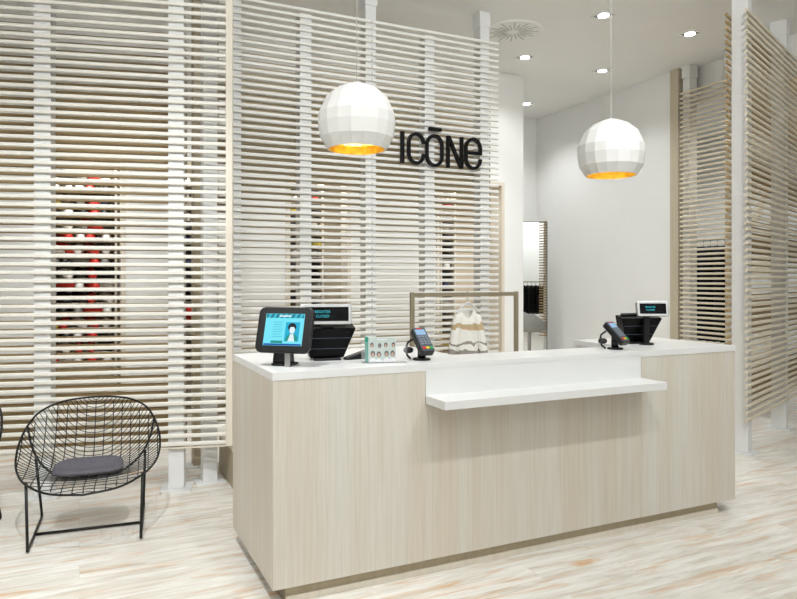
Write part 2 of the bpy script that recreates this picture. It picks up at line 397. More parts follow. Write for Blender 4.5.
# ------------------------------------------------------------------ wall sign
sg = thing('wall_sign', 'black ICŌNe letter sign mounted on the slatted screen', 'sign', (0, 5.322, 0))
W_ = 0.027
def stadium(x0, x1, z0, z1, a0=0, a1=2*pi, n=56, closed=True):
    cx = (x0+x1)/2; rx = (x1-x0)/2-W_/2; rz = rx*1.15; zt = z1-W_/2-rz; zb = z0+W_/2+rz
    P = []
    for i in range(n+(0 if closed else 1)):
        a = a0+(a1-a0)*i/n
        P.append((cx+rx*cos(a), (zt if sin(a) > 1e-9 else zb)+rz*sin(a)))
    return P
def halves(x0, x1, z0, z1, n=24):
    cx = (x0+x1)/2; rx = (x1-x0)/2-W_/2; rz = rx*1.15; zt = z1-W_/2-rz; zb = z0+W_/2+rz
    return [(cx+rx*cos(pi*i/n), zt+rz*sin(pi*i/n)) for i in range(n+1)] + [(cx-rx*cos(pi*i/n), zb-rz*sin(pi*i/n)) for i in range(n+1)]
def letter(fn, label=None):
    m = MB(); fn(m)
    return m.build('letter', M['ink'], sg)
Y0, Y1 = 0, 0.028
def pins(m, pts):
    for x, z in pts: m.box(x-0.004, x+0.004, 0.026, 0.05, z-0.004, z+0.004)
def fI(m): m.box(2.544, 2.575, Y0, Y1, 2.478, 2.752); pins(m, [(2.56, 2.52), (2.56, 2.70)])
def fC(m):
    p = halves(2.609, 2.782, 2.472, 2.757)
    m.stroke(p, W_, Y0, Y1); pins(m, [(2.6225, 2.55), (2.6225, 2.68)])
def fO(m): m.stroke(stadium(2.789, 2.969, 2.464, 2.756), W_, Y0, Y1, True); m.box(2.822, 2.948, Y0, Y1, 2.786, 2.815); pins(m, [(2.8025, 2.55), (2.8025, 2.68), (2.885, 2.80)])
def fN(m):
    m.box(3.004, 3.032, Y0, Y1, 2.468, 2.756); m.box(3.146, 3.174, Y0, Y1, 2.468, 2.756)
    m.prism([(3.004, 2.756), (3.036, 2.756), (3.174, 2.468), (3.142, 2.468)], Y0-0.0005, Y1+0.0005); pins(m, [(3.018, 2.52), (3.16, 2.70)])
def fE(m):
    x0, x1 = 3.193, 3.374
    p = [(x1-W_/2, 2.606)] + halves(x0, x1, 2.466, 2.762)
    m.stroke(p, W_, Y0, Y1); m.box(x0+W_*0.6, x1-0.002, Y0-0.0005, Y1+0.0005, 2.606, 2.632); pins(m, [(3.2065, 2.55), (3.2065, 2.68)])
for f in (fI, fC, fO, fN, fE): letter(f)

# ------------------------------------------------------------------ sales counter
X0, X1, YF = 0.768, 3.716, 2.921
CT = 1.04
ct = thing('sales_counter', 'long pale limed-oak sales counter with white worktop and bag ledge', 'counter', (X0, YF, 0))
def cpart(m, name, mat, bevel=0.0015): 
    o = m.build(name, mat, ct, bevel=bevel); o.matrix_parent_inverse = Matrix.Translation((-X0, -YF, 0)); return o
cpart(MB().box(X0+0.002, 1.527, YF+0.002, YF+0.03, 0.08, 1.006), 'front_panel', M['veneer'], 0)
cpart(MB().box(2.932, X1-0.002, YF+0.002, YF+0.03, 0.08, 1.006), 'front_panel', M['veneer'], 0)
cpart(MB().box(1.527, 2.932, YF+0.004, YF+0.03, 0.08, 0.845), 'front_panel', M['veneer'], 0)
cpart(MB().box(X0+0.002, X0+0.03, YF+0.03, 3.775, 0.08, 1.006), 'side_panel', M['veneer'], 0)
cpart(MB().box(X1-0.03, X1-0.002, YF+0.03, 3.66, 0.08, 1.006), 'side_panel', M['veneer'], 0)
m = MB(); m.box(X0+0.03, 1.84, 3.745, 3.772, 0.08, 1.006).box(1.80, 1.84, 3.23, 3.745, 0.08, 1.006).box(1.84, 3.06, 3.19, 3.215, 0.08, 1.006).box(3.06, 3.10, 3.19, 3.63, 0.08, 1.006).box(3.06, X1-0.03, 3.63, 3.658, 0.08, 1.006)
cpart(m, 'inner_panel', M['solid'], 0)
cpart(MB().box(X0, 1.527, YF, 3.775, 1.006, CT).box(1.527, 1.85, YF+0.20, 3.775, 1.006, CT), 'worktop', M['solid'], 0)
cpart(MB().box(1.5275, 2.9315, YF+0.001, 3.0, 1.017, CT).box(1.5275, 2.9315, 3.0, 3.22, 1.006, CT-0.0003), 'worktop', M['solid'], 0)
cpart(MB().box(2.932, X1, YF, 3.22, 1.006, CT).box(3.05, X1, 3.22, 3.66, 1.006, CT), 'worktop', M['solid'], 0)
cpart(MB().box(1.529, 2.930, YF+0.003, YF+0.02, 0.885, 1.017), 'ledge_upstand', M['solid'], 0)
cpart(MB().box(1.529, 2.930, YF-0.190, YF+0.003, 0.846, 0.886), 'bag_ledge', M['solid'])
cpart(MB().box(0.838, 3.592, 2.957, 2.99, 0, 0.08).box(0.838, 0.87, 2.99, 3.7, 0, 0.08).box(3.56, 3.592, 2.99, 3.6, 0, 0.08), 'plinth', M['tan'], 0)
cpart(MB().box(0.836, 3.594, 2.948, 2.957, 0, 0.03), 'plinth_strip', M['board'], 0)

# low cabinet behind the counter
kb = thing('storage_bench', 'low pale oak storage bench on the floor between counter and slatted screens', 'bench', (0.963, 4.50, 0))
MB().box(0, 0.025, 0, 0.74, 0, 0.255).build('side_panel', M['tan'], kb); MB().box(1.0, 1.025, 0, 0.74, 0, 0.255).build('side_panel', M['tan'], kb)
MB().box(0, 1.025, 0, 0.74, 0.255, 0.277).build('top', M['board'], kb)
MB().box(0.025, 1.0, 0.70, 0.72, 0.03, 0.255).build('back_panel', M['tan'], kb)
for i in range(2):
    dd = MB().box(0.027+i*0.487, 0.511+i*0.487, -0.018, 0, 0.04, 0.25).build('drawer', M['board'], kb)
    MB().box(0.20+i*0.487, 0.34+i*0.487, -0.03, -0.018, 0.15, 0.16).build('handle', M['silver'], dd)

# ------------------------------------------------------------------ things on the counter
# tablet on its stand
tb = thing('tablet_stand', 'tablet in a black rounded case showing a bright cyan page', 'tablet', (0.911, 3.162, CT), radians(-40.4))
Tm = Matrix.Translation((0, -0.045, 0.172)) @ Matrix.Rotation(radians(-17), 4, 'X')
def rrect(w, h, r, n=6):
    P = []
    for cx, cz, a0 in ((w/2-r, h/2-r, 0), (-w/2+r, h/2-r, 90), (-w/2+r, -h/2+r, 180), (w/2-r, -h/2+r, 270)):
        for i in range(n+1):
            a = radians(a0+90*i/n); P.append((cx+r*cos(a), cz+r*sin(a)))
    return P
cs = MB().prism(rrect(0.280, 0.222, 0.032), -0.012, 0.014).build('case', M['black'], tb, bevel=0.006); cs.matrix_local = Tm
sc_ = MB().box(-0.099, 0.099, -0.0128, -0.0118, -0.077, 0.077).build('screen', M['scr'], tb); sc_.matrix_local = Tm
def scr(name, x0, x1, z0, z1, mat, k=1):
    return MB().box(x0, x1, -0.0128-0.0003*k, -0.0125, z0, z1).build(name, mat, sc_)
scr('header_band', -0.096, 0.096, 0.056, 0.076, M['scr_d'])
for i in range(7):
    MB().prism([(-0.09+i*0.027, 0.056), (-0.078+i*0.027, 0.056), (-0.068+i*0.027, 0.076), (-0.082+i*0.027, 0.076)], -0.0136, -0.0130).build('header_stripe', M['scr_m'], sc_)
scr('header_title', -0.03, 0.03, 0.062, 0.069, M['scr_w'], 3)
scr('footer_bar', -0.096, 0.096, -0.076, -0.068, M['scr_b']); scr('button', -0.06, 0.0, -0.066, -0.054, M['scr_g'], 2)
for i in range(7): scr('text_line', -0.056, -0.006-0.004*(i%3), 0.034-i*0.0115, 0.0365-i*0.0115, M['scr_m'])
ph = scr('portrait_photo', 0.008, 0.080, -0.056, 0.036, M['scr_p'], 1)
def disc2(m, cx, cz, rx, rz, y0, y1, n=18): return m.prism([(cx+rx*cos(2*pi*i/n), cz+rz*sin(2*pi*i/n)) for i in range(n)], y0, y1)
MB().prism([(0.012,-0.056),(0.018,-0.03),(0.036,-0.02),(0.052,-0.02),(0.070,-0.03),(0.076,-0.056)], -0.0136, -0.013).build('portrait_shirt', M['scr_g'], sc_)
MB().prism([(0.026,-0.056),(0.036,-0.022),(0.052,-0.022),(0.060,-0.056)], -0.0139, -0.0134).build('portrait_collar', M['scr_w'], sc_)
disc2(MB(), 0.042, 0.012, 0.021, 0.020, -0.0139, -0.0133).build('portrait_hair', M['scr_k'], sc_)
disc2(MB(), 0.044, -0.001, 0.0135, 0.019, -0.0143, -0.0137).build('portrait_face', M['scr_w'], sc_)
MB().prism([(0.026,0.012),(0.048,0.013),(0.060,0.006),(0.058,0.022),(0.034,0.026)], -0.0147, -0.0140).build('portrait_fringe', M['scr_k'], sc_)
for o in sc_.children: o.matrix_parent_inverse = Matrix.Identity(4)
MB().box(-0.075, 0.03, -0.04, 0.05, 0.0, 0.012).build('base', M['black'], tb, bevel=0.004)
MB().hexa([(-0.075,-0.02,0.012),(0.01,-0.02,0.012),(0.01,0.045,0.012),(-0.075,0.045,0.012),(-0.06,-0.03,0.11),(0.02,-0.03,0.11),(0.02,-0.005,0.11),(-0.06,-0.005,0.11)]).build('stand_neck', M['black'], tb)
MB().box(0.012, 0.038, -0.075, -0.066, 0.0, 0.09).box(0.012, 0.038, -0.066, -0.03, 0.0, 0.006).build('bracket', M['silver'], tb, bevel=0.001)

# point of sale terminals, seen from behind
def pos_terminal(loc, rz, label, pole):
    t = thing('cash_register', label, 'cash register', loc, rz, 'cash registers on the counter')
    MB().box(-0.07, 0.07, -0.06, 0.09, 0, 0.012).build('base', M['black'], t, bevel=0.003)
    MB().hexa([(-0.086,-0.04,0.012),(0.086,-0.04,0.012),(0.086,0.05,0.012),(-0.086,0.05,0.012),(-0.140,-0.095,0.165),(0.140,-0.095,0.165),(0.140,0.0,0.185),(-0.140,0.0,0.185)]).build('body', M['gloss'], t, bevel=0.006)
    for z, hw, y in ((0.060, 0.094, -0.058), (0.115, 0.116, -0.078)):
        MB().box(-hw, hw, y-0.003, y+0.006, z, z+0.0025).build('vent_rib', M['kgrey'], t)
    s = MB().box(-0.105, 0.105, -0.008, 0.016, -0.08, 0.09).build('touchscreen', M['black'], t, bevel=0.006)
    s.location = (0, 0.02, 0.112); s.rotation_euler = (radians(28), 0, 0)
    # customer display
    if pole:
        MB().box(0.0, 0.036, -0.118, -0.096, 0.0, 0.19).build('pole', M['black'], t, bevel=0.004)
        MB().lathe([(0.045,0),(0.045,0.01),(0.02,0.016)], 24, (0.018,-0.107,0)).build('pole_foot', M['black'], t)
        hd = (0.052, -0.118, 0.226); w, h = 0.194, 0.098
    else:
        MB().box(-0.03, 0.03, -0.07, -0.04, 0.165, 0.20).build('display_neck', M['black'], t)
        hd = (-0.010, -0.085, 0.236); w, h = 0.250, 0.104
    d = MB().prism(rrect(w, h, 0.012), -0.016, 0.016).build('customer_display', M['silver'], t, bevel=0.003)
    d.location = hd; d.rotation_euler = (radians(-12), 0, radians(-14 if pole else -8))
    MB().prism(rrect(w-0.03, h-0.032, 0.004), -0.0175, -0.0155).build('display_window', M['gloss'], d)
    MB().box(-w/2+0.003, w/2-0.003, 0.016, 0.034, -h/2+0.004, h/2-0.004).build('display_back', M['black'], d, bevel=0.004)
    R = Matrix.Rotation(radians(90), 4, 'X'); k = 0.8 if pole else 1.0
    for i, s_ in enumerate(('REGISTER', 'CLOSED')):
        text_mesh('display_text', s_, 0.0185*k, M['cyan'], d, Matrix.Translation((-0.02*k, -0.0182, (0.011-0.0225*i)*k)) @ R)
    return t
pos_terminal((1.150, 3.31, CT), radians(-10), 'black cash register behind the tablet with a wide customer display on top', False)
pos_terminal((3.262, 3.31, CT), radians(-14), 'black cash register at the far right of the counter with display on a pole', True)

# small scanner lying on the counter
t = thing('barcode_scanner', 'small black handheld scanner lying beside the picture booklet', 'scanner', (1.305, 3.262, CT), radians(10))
MB().hexa([(-0.075,-0.02,0),(0.06,-0.028,0),(0.06,0.028,0),(-0.075,0.02,0),(-0.075,-0.014,0.014),(0.055,-0.022,0.045),(0.055,0.022,0.045),(-0.075,0.014,0.014)]).build('body', M['black'], t, bevel=0.004)
MB().box(0.058, 0.064, -0.02, 0.02, 0.008, 0.036).build('lens', M['gloss'], t)

# booklet in a clear stand
bk = tag(MB().box(0,0.001,0,0.001,0,0.001).build('picture_booklet', M['mint']), 'pale mint picture booklet with teal spine and rows of faces', 'booklet') if False else thing('picture_booklet', 'pale mint picture booklet with teal spine and rows of small faces', 'booklet', (1.276, 3.075, CT+0.004), radians(-18))
MB().box(0.012, 0.148, 0.0, 0.034, 0, 0.122).build('cover', M['mint'], bk, bevel=0.001)
MB().box(-0.003, 0.012, -0.002, 0.036, 0, 0.124).build('spine', M['teal'], bk, bevel=0.001)
for i in range(4):
    for j in range(2):
        x = 0.030+i*0.034+0.004*((i+j)%2); z = 0.084-0.043*j - 0.003*(i%2) + (0.004 if i == 3 else 0); s = 1.0+0.25*j
        MB().prism([(x-0.015*s, 0 if j else z-0.018),(x-0.012*s, z-0.022*s),(x-0.004, z-0.016*s),(x+0.004, z-0.016*s),(x+0.012*s, z-0.022*s),(x+0.015*s, 0 if j else z-0.018)] if j else [(x-0.004,z-0.011),(x+0.004,z-0.011),(x+0.004,z-0.006),(x-0.004,z-0.006)], -0.0014, 0.0).build('figure', M['shirt'] if j else M['skin'], bk)
        disc2(MB(), x, z+0.001, 0.0090*s, 0.0120*s, -0.0018, -0.0008, 14).build('hair', M['hair'], bk)
        disc2(MB(), x, z-0.003, 0.0052*s, 0.0072*s, -0.0024, -0.0014, 14).build('face', M['skin2'] if (i, j) == (1, 0) else M['skin'], bk)
for i in range(1): MB().box(0.055, 0.105, -0.0012, 0.0, 0.110, 0.1135).build('title_line', M['shirt'], bk)
ac = tag(MB().box(-0.02, 0.205, -0.012, -0.009, 0, 0.105).box(-0.02, 0.205, -0.012, 0.06, 0, 0.003).box(-0.02, 0.205, 0.057, 0.060, 0, 0.105).build('acrylic_holder', M['acryl']), 'clear acrylic stand holding the picture booklet', 'holder')
ac.location = (1.276, 3.075, CT); ac.rotation_euler = (0, 0, radians(-18))

# card terminals on stands
def card_terminal(loc, label, rz=0):
    t = thing('card_terminal', label, 'card terminal', loc, rz, 'card terminals on the counter')
    MB().lathe([(0.046,0),(0.046,0.006),(0.042,0.010),(0.02,0.012)], 28).build('base', M['black'], t)
    MB().tube([(0,0.0,0.008),(0,0.004,0.05),(0,0.006,0.085)], 0.02, 12, radii=[0.022,0.019,0.017]).build('column', M['black'], t, smooth=True)
    T = Matrix.Translation((0, -0.006, 0.092)) @ Matrix.Rotation(radians(-48), 4, 'X')
    b = MB().prism(rrect(0.078, 0.168, 0.014), -0.020, 0.016).build('housing', M['black'], t, bevel=0.006); b.matrix_local = T
    q = MB().prism(rrect(0.070, 0.158, 0.010), -0.0225, -0.0195).build('face_plate', M['kgrey'], t, bevel=0.001); q.matrix_local = T
    s = MB().box(-0.027, 0.027, -0.0236, -0.022, 0.030, 0.066).build('screen', M['lcd'], t); s.matrix_local = T
    g = MB().box(-0.016, 0.016, -0.0236, -0.022, 0.069, 0.075).build('brand_plate', M['red'], t); g.matrix_local = T
    for r in range(4):
        for c in range(3):
            k = MB().box(-0.026+c*0.0185, -0.011+c*0.0185, -0.0252, -0.022, 0.010-r*0.0165, 0.022-r*0.0165).build('key', M['key'], t); k.matrix_local = T
    for c, mm in enumerate(('red','yel','grn')):
        k = MB().box(-0.029+c*0.0205, -0.012+c*0.0205, -0.0256, -0.022, -0.068, -0.055).build('key', M[mm], t); k.matrix_local = T
    MB().tube([(-0.02,0.05,0.105),(-0.05,0.062,0.085),(-0.062,0.062,0.05),(-0.058,0.05,0.02),(-0.05,0.03,0.006)], 0.006, 8).build('cable', M['black'], t, smooth=True)
    MB().lathe([(0.012,-0.016),(0.024,-0.010),(0.027,0),(0.024,0.010),(0.012,0.016)], 16, (-0.052,0.05,0.048)).build('cable_clip', M['black'], t, smooth=True)
    return t
card_terminal((1.590, 3.085, CT), 'black card terminal on a stand next to the picture booklet')
card_terminal((2.872, 3.07, CT), 'black card terminal on a stand in front of the right cash register', radians(12))

# ------------------------------------------------------------------ clothes rack with jumper
rk = thing('clothes_rack', 'bronze steel clothes rack standing behind the counter', 'clothes rack', (2.826, 4.7, 0))
for s in (-1, 1):
    MB().box(s*0.487-0.015, s*0.487+0.015, -0.015, 0.015, 0.02, 1.354).build('upright', M['steel'], rk, bevel=0.002)
    MB().box(s*0.487-0.015, s*0.487+0.015, -0.25, 0.25, 0, 0.02).build('foot', M['steel'], rk, bevel=0.002)
MB().box(-0.472, 0.472, -0.015, 0.015, 1.318, 1.350).build('rail', M['steel'], rk, bevel=0.002)

hg = thing('clothes_hanger', 'pale plastic hanger hooked over the rack rail holding the jumper', 'hanger', (2.845, 4.7, 1.354), radians(-8))
hook = [(0.0,-0.020+0.0,-0.045)]
hook = [(0, 0, -0.10), (0, 0, -0.075), (0, 0.012, -0.062), (0, 0.024, -0.045), (0, 0.026, -0.012), (0, 0.016, 0.006), (0, 0, 0.0085), (0, -0.016, 0.006), (0, -0.024, -0.012)]
MB().tube(catmull(hook, 24), 0.003, 8).build('hook', M['silver'], hg, smooth=True)
MB().tube(catmull([(-0.10,0,-0.165),(-0.06,0,-0.128),(-0.012,0,-0.092),(0.012,0,-0.092),(0.06,0,-0.128),(0.10,0,-0.165)], 20), 0.008, 8).build('shoulder_bar', M['clear'], hg, smooth=True)

jp = thing('knitted_jumper', 'cream knitted jumper with taupe and tan pattern on the rack', 'jumper', (2.835, 4.7, 1.21), radians(-8))
jp.scale = (0.93, 0.93, 0.98)
def ering(cx, cy, z, rx, ry, n=20, tilt=0, wob=0.0):
    return [(cx+rx*cos(2*pi*i/n), cy+ry*sin(2*pi*i/n)+wob*sin(6*2*pi*i/n+z*30), z+tilt*cos(2*pi*i/n)) for i in range(n)]
tor = MB()
rows = [(0.0, 0.052, 0.028), (-0.012, 0.072, 0.036), (-0.035, 0.092, 0.045), (-0.08, 0.098, 0.052), (-0.18, 0.100, 0.056), (-0.30, 0.106, 0.060), (-0.42, 0.112, 0.062), (-0.50, 0.110, 0.056)]
R_ = []
for z, a, b in rows:
    rr = []
    for i in range(28):
        th = 2*pi*i/28; x = a*cos(th); y = b*sin(th)
        zz = z
        if z > -0.05 and y < 0 : zz = z-0.075*max(0, 1-(x/0.062)**2)*(1 if z > -0.02 else 0.55)    # scooped neckline at the front
        rr.append((x, y+0.005*sin(x*55+z*9), zz))
    R_.append(rr)
tor.loft(R_, cap=False)
o = tor.build('body', M['knit'], jp, smooth=True, sub=1); sm = o.modifiers.new('thickness', 'SOLIDIFY'); sm.thickness = 0.006
MB().tube([(0.060*cos(2*pi*i/24), 0.031*sin(2*pi*i/24), 0.002-(0.076*max(0, 1-(cos(2*pi*i/24)*0.06/0.062)**2) if sin(2*pi*i/24) < 0 else 0)) for i in range(24)], 0.0075, 8, closed=True).build('neckband', M['knit'], jp, smooth=True)
for s in (-1, 1):
    sl = MB()
    path = [(0.070*s, 0, -0.040), (0.092*s, -0.006, -0.10), (0.115*s, -0.014, -0.20), (0.136*s, -0.022, -0.30), (0.152*s, -0.026, -0.40), (0.160*s, -0.026, -0.46)]
    sl.tube(catmull(path, 14), 0.04, 14, radii=[0.034, 0.043, 0.047, 0.047, 0.046, 0.045, 0.044, 0.043, 0.042, 0.041, 0.040, 0.038, 0.034, 0.032])
    sl.build('sleeve', M['knit'], jp, smooth=True, sub=1)

# ------------------------------------------------------------------ pendant lamps
def pendant(loc, label, lean):
    t = thing('pendant_lamp', label, 'pendant lamp', (loc[0], loc[1], CZ), 0, 'faceted white pendant lamps')
    zc = loc[2]-CZ; R = 0.232
    prof = []
    for r_, z_ in ((0.755,-0.70),(0.925,-0.42),(0.985,-0.08),(0.985,0.18),(0.80,0.60),(0.52,0.84),(0.24,0.955)): prof.append((R*r_, zc+R*z_))
    prof.append((0.045, zc+R*0.975))
    NF = 18
    MB().lathe(prof, NF, cap0=False, cap1=True).build('lamp_shade', M['shell'], t)
    rin = [(r-0.008, z+(0.000 if i == 0 else -0.004)) for i, (r, z) in enumerate(prof)]
    MB().lathe(rin, NF*2, cap0=False, cap1=True).build('gold_lining', M['gold'], t)
    MB().lathe([(prof[0][0]-0.008, prof[0][1]), (prof[0][0], prof[0][1])], NF, cap0=False, cap1=False).build('rim', M['shell'], t)
    MB().lathe([(0.012, zc+R*0.97), (0.012, zc+R*0.975+0.008), (0.004, zc+R*0.975+0.014)], 16).build('cord_grip', M['shell'], t)
    MB().tube([(0,0,zc+R*0.975+0.005), (lean,0,-0.02)], 0.0021, 6).build('cord', M['cord'], t)
    MB().lathe([(0.05,-0.025),(0.055,-0.02),(0.055,0)], 24, (lean,0,0)).build('ceiling_rose', M['shell'], t)
    MB().lathe([(0.018,zc+0.20),(0.02,zc+0.11)], 16).build('lamp_holder', M['shell'], t)
    MB().lathe([(0.02,zc+0.11),(0.036,zc+0.075),(0.036,zc+0.055),(0.022,zc+0.03),(0.006,zc+0.022)], 16).build('bulb', M['glow'], t, smooth=True)
    l = bpy.data.lights.new('pendant_light', 'POINT'); l.energy = 2.6; l.color = (1, 0.90, 0.74); l.shadow_soft_size = 0.03
    lo = bpy.data.objects.new('pendant_light', l); COL.objects.link(lo); lo.location = (loc[0], loc[1], loc[2]-0.03)
pendant((1.485, 3.720, 2.385), 'faceted white pendant lamp with gold inside hanging left of the sign', 0.0)
pendant((3.360, 3.632, 2.342), 'faceted white pendant lamp with gold inside hanging before the white wall', 0.0)

# ------------------------------------------------------------------ ceiling fittings
DL = [((4.552, 6.285), 'square ceiling downlight beside the round air diffuser'),
      ((4.506, 4.970), 'square ceiling downlight nearest the top edge, above the right pendant cord'),
      ((5.685, 6.289), 'square ceiling downlight just behind the right pendant cord'),
      ((5.775, 7.930), 'square ceiling downlight deep in the mirror recess'),
      ((5.643, 4.965), 'square ceiling downlight between the right pendant and the right screens'),
      ((6.950, 4.750), 'square ceiling downlight above the top of the right-hand screen')]
DLP = [p for p, _ in DL]
for (x, y), lab in DL:
    t = thing('ceiling_downlight', lab, 'ceiling light', (x, y, CZ), 0, 'square ceiling downlights')
    m = MB()
    for a, b, c, d in ((-0.085,0.085,-0.085,-0.07),(-0.085,0.085,0.07,0.085),(-0.085,-0.07,-0.07,0.07),(0.07,0.085,-0.07,0.07)): m.box(a, b, c, d, -0.008, 0)
    m.build('frame', M['postw'], t)
    m = MB(); m.box(-0.07, 0.07, -0.07, 0.07, -0.004, -0.001); m.build('reflector', M['dark'], t)
    MB().lathe([(0.05,-0.012),(0.052,-0.004)], 24).build('lens', M['led'], t)
t = thing('air_diffuser', 'round white air diffuser with radial slots in the ceiling', 'air vent', (3.967, 5.681, CZ))
MB().lathe([(0.29,-0.012),(0.30,-0.004),(0.30,0)], 40).build('plate', M['ceil'], t)
for i in range(24):
    a = 2*pi*i/24; r0, r1 = (0.06, 0.20) if i % 2 else (0.09, 0.26)
    d_ = Vector((cos(a), sin(a), 0)); q = Vector((-sin(a), cos(a), 0))*0.005
    m = MB(); p = [d_*r0-q, d_*r1-q, d_*r1+q, d_*r0+q]
    m.hexa([(v.x, v.y, -0.0145) for v in p]+[(v.x, v.y, -0.0115) for v in p]); m.build('slot', M['slot'], t)

# ------------------------------------------------------------------ mirror and what it reflects
t = thing('wall_mirror', 'tall narrow standing mirror leaning in the recess beside the white wall', 'mirror', (6.05, 8.10, 0), radians(-26.8))
MB().box(-0.20, 0.165, 0, 0.02, 0.02, 2.30).build('glass', M['mirror'], t)
MB().box(-0.21, -0.20, -0.005, 0.03, 0, 2.31).box(0.165, 0.177, -0.005, 0.03, 0, 2.31).box(-0.21, 0.177, -0.005, 0.03, 2.30, 2.31).box(-0.21, 0.177, -0.005, 0.03, 0, 0.02).build('frame', M['dark'], t)
MB().box(-0.15, 0.15, 0.03, 0.30, 0, 0.02).box(-0.02, 0.02, 0.02, 0.06, 0.02, 1.2).build('rear_strut', M['dark'], t)

TS = 1.22
tc_ = thing('tub_chair', 'light grey tub chair on a pedestal, seen in the mirror', 'chair', (4.93, 4.80, 0), radians(60))
tc_.scale = (TS, TS, 1.08)
m = MB(); rings = []
for z, r, op in ((0.40, 0.20, 0), (0.44, 0.29, 0), (0.50, 0.32, 0), (0.60, 0.34, 1), (0.70, 0.35, 2), (0.74, 0.345, 2)):
    rings.append([(r*cos(a), r*0.9*sin(a), z - (0.0 if op == 0 else (z-0.50)*max(0, -sin(a))**1.0)) for a in [2*pi*i/28 for i in range(28)]])
m.loft(rings, cap=False); o = m.build('shell', M['tub'], tc_, smooth=True); sm = o.modifiers.new('thickness', 'SOLIDIFY'); sm.thickness = 0.03
MB().lathe([(0.20,0.40),(0.28,0.44),(0.28,0.48),(0.22,0.50)], 28).build('seat', M['tub'], tc_, smooth=True)
MB().lathe([(0.03,0.02),(0.03,0.40)], 16).build('pedestal', M['silver'], tc_)
MB().lathe([(0.22,0),(0.22,0.012),(0.05,0.02)], 28).build('base', M['silver'], tc_)

def garment(label, col, loc, rz, group, L=0.75, W=0.22):
    t = MB(); rows = [(0, 0.05, 0.02), (-0.03, W*0.7, 0.028), (-0.08, W, 0.034), (-L*0.5, W*0.92, 0.036), (-L, W*1.0, 0.034)]
    t.loft([[(a*cos(2*pi*i/16), b*sin(2*pi*i/16)+0.006*sin(5*2*pi*i/16+z*7), z) for i in range(16)] for z, a, b in rows])
    t.tube([(0,0,-0.01),(0,0,0.06),(0,0,0.075),(0.015,0,0.085),(0.028,0,0.072)], 0.003, 6)
    o = tag(t.build('hanging_garment', M['cloth_'+col]), label, 'garment', group); o.location = loc; o.rotation_euler = (0,0,rz)
    return o
def rail(loc, rz, L, h, label):
    t = thing('garment_rail', label, 'clothes rack', loc, rz)
    MB().tube([(-L/2,0,h),(L/2,0,h)], 0.014, 10).build('rail', M['steel'], t)
    for s in (-1, 1):
        MB().box(s*L/2-0.014, s*L/2+0.014, -0.014, 0.014, 0.02, h+0.014).build('upright', M['steel'], t)
        MB().box(s*L/2-0.014, s*L/2+0.014, -0.25, 0.25, 0, 0.02).build('foot', M['steel'], t)
    return t
rail((3.62, 0.35, 0), 0.1, 1.1, 1.40, 'steel clothes rack with dark garments, seen in the mirror')
for i in range(9):
    a = -0.48+i*0.115
    col = ('black','charcoal','black')[i % 3]
    garment('%s garment on the rack seen in the mirror' % col, col, (3.62+a*cos(0.1), 0.35+a*sin(0.1), 1.31), 0.1+pi/2, 'dark garments seen in the mirror')
rail((7.62, 6.42, 0), radians(90), 1.1, 1.99, 'garment rail of dark clothes behind the narrow screen')
for i in range(10):
    col = ('black','black','charcoal','black','navy','black','black','blue','charcoal','black')[i]
    garment('%s garment on the rail behind the narrow right screen' % col, col, (7.62, 5.93+i*0.11, 1.90), 0.0, 'dark garments behind the right screens', L=1.25)

# ------------------------------------------------------------------ shoe displays in the openings
def shoe_mesh(mat):
    m = MB(); rings = []
    for y, w, h, z in ((-0.125,0.014,0.045,0.0), (-0.11,0.034,0.062,0.0), (-0.06,0.043,0.074,0.0), (0.0,0.040,0.09,0.0), (0.06,0.038,0.098,0.0), (0.11,0.037,0.100,0.0), (0.125,0.020,0.092,0.0)):
        rings.append([(w*cos(a)*(1 if sin(a) > -0.5 else 0.9), y, z+h*1.1*(0.5+0.5*max(-1, min(1, 1.15*sin(a))))) for a in [2*pi*i/12 for i in range(12)]])
    m.loft(rings); return m
shoe_proto = {}
def shoe(col, loc, rz, label, group):
    if col not in shoe_proto:
        o = shoe_mesh(None).build('shoe', M['shoe_'+col], smooth=True); shoe_proto[col] = o
    else:
        o = shoe_proto[col].copy(); COL.objects.link(o)
    o.location = loc; o.rotation_euler = (0,0,rz)
    return tag(o, label, 'shoe', group)
def display(x0, x1, yb, zs, label):
    t = thing('shoe_display', label, 'shelf', ((x0+x1)/2, yb, 0)); w = (x1-x0)/2
    MB().box(-w-0.02, -w, -0.26, 0, 0, zs[-1]+0.16).build('side_panel', M['board'], t); MB().box(w, w+0.02, -0.26, 0, 0, zs[-1]+0.16).build('side_panel', M['board'], t)
    MB().box(-w-0.02, w+0.02, 0, 0.02, 0, zs[-1]+0.16).build('back_panel', M['board'], t)
    for z in zs: MB().box(-w, w, -0.26, 0, z-0.005, z).build('shelf', M['board'], t)
    MB().box(-w, w, -0.24, 0, 0, 0.08).build('plinth', M['board'], t)
PAL = ('black','white','grey','red','white','black','white','white','black','navy','grey','white','yellow','black')
def fill(xs, yb, zs, where, group, redcol=None):
    for r, z in enumerate(zs):
        for c, x in enumerate(xs):
            col = 'red' if c == redcol else random.choice(PAL)
            shoe(col, (x, yb-0.132, z), random.choice((0.15, -0.15, 0.4, pi/2*0.8, 0)), '%s shoe on the display shelves %s' % (col, where), group)
ZS = [0.64+0.118*k for k in range(16)]
display(-0.30, 0.31, 7.35, ZS, 'pale oak shoe display behind the left screen, straight above the wire chair')
fill([-0.245,-0.125,0.0,0.105,0.235], 7.35, ZS, 'behind the left screen', 'shoes on the left display', redcol=3)
display(0.92, 1.06, 7.35, ZS, 'slim pale oak shoe display beside the white post of the left screen')
fill([0.99], 7.35, ZS[2:], 'beside the left screen posts', 'shoes on the slim display')
display(2.06, 2.42, 7.35, ZS, 'pale oak shoe display behind the left half of the sign screen')
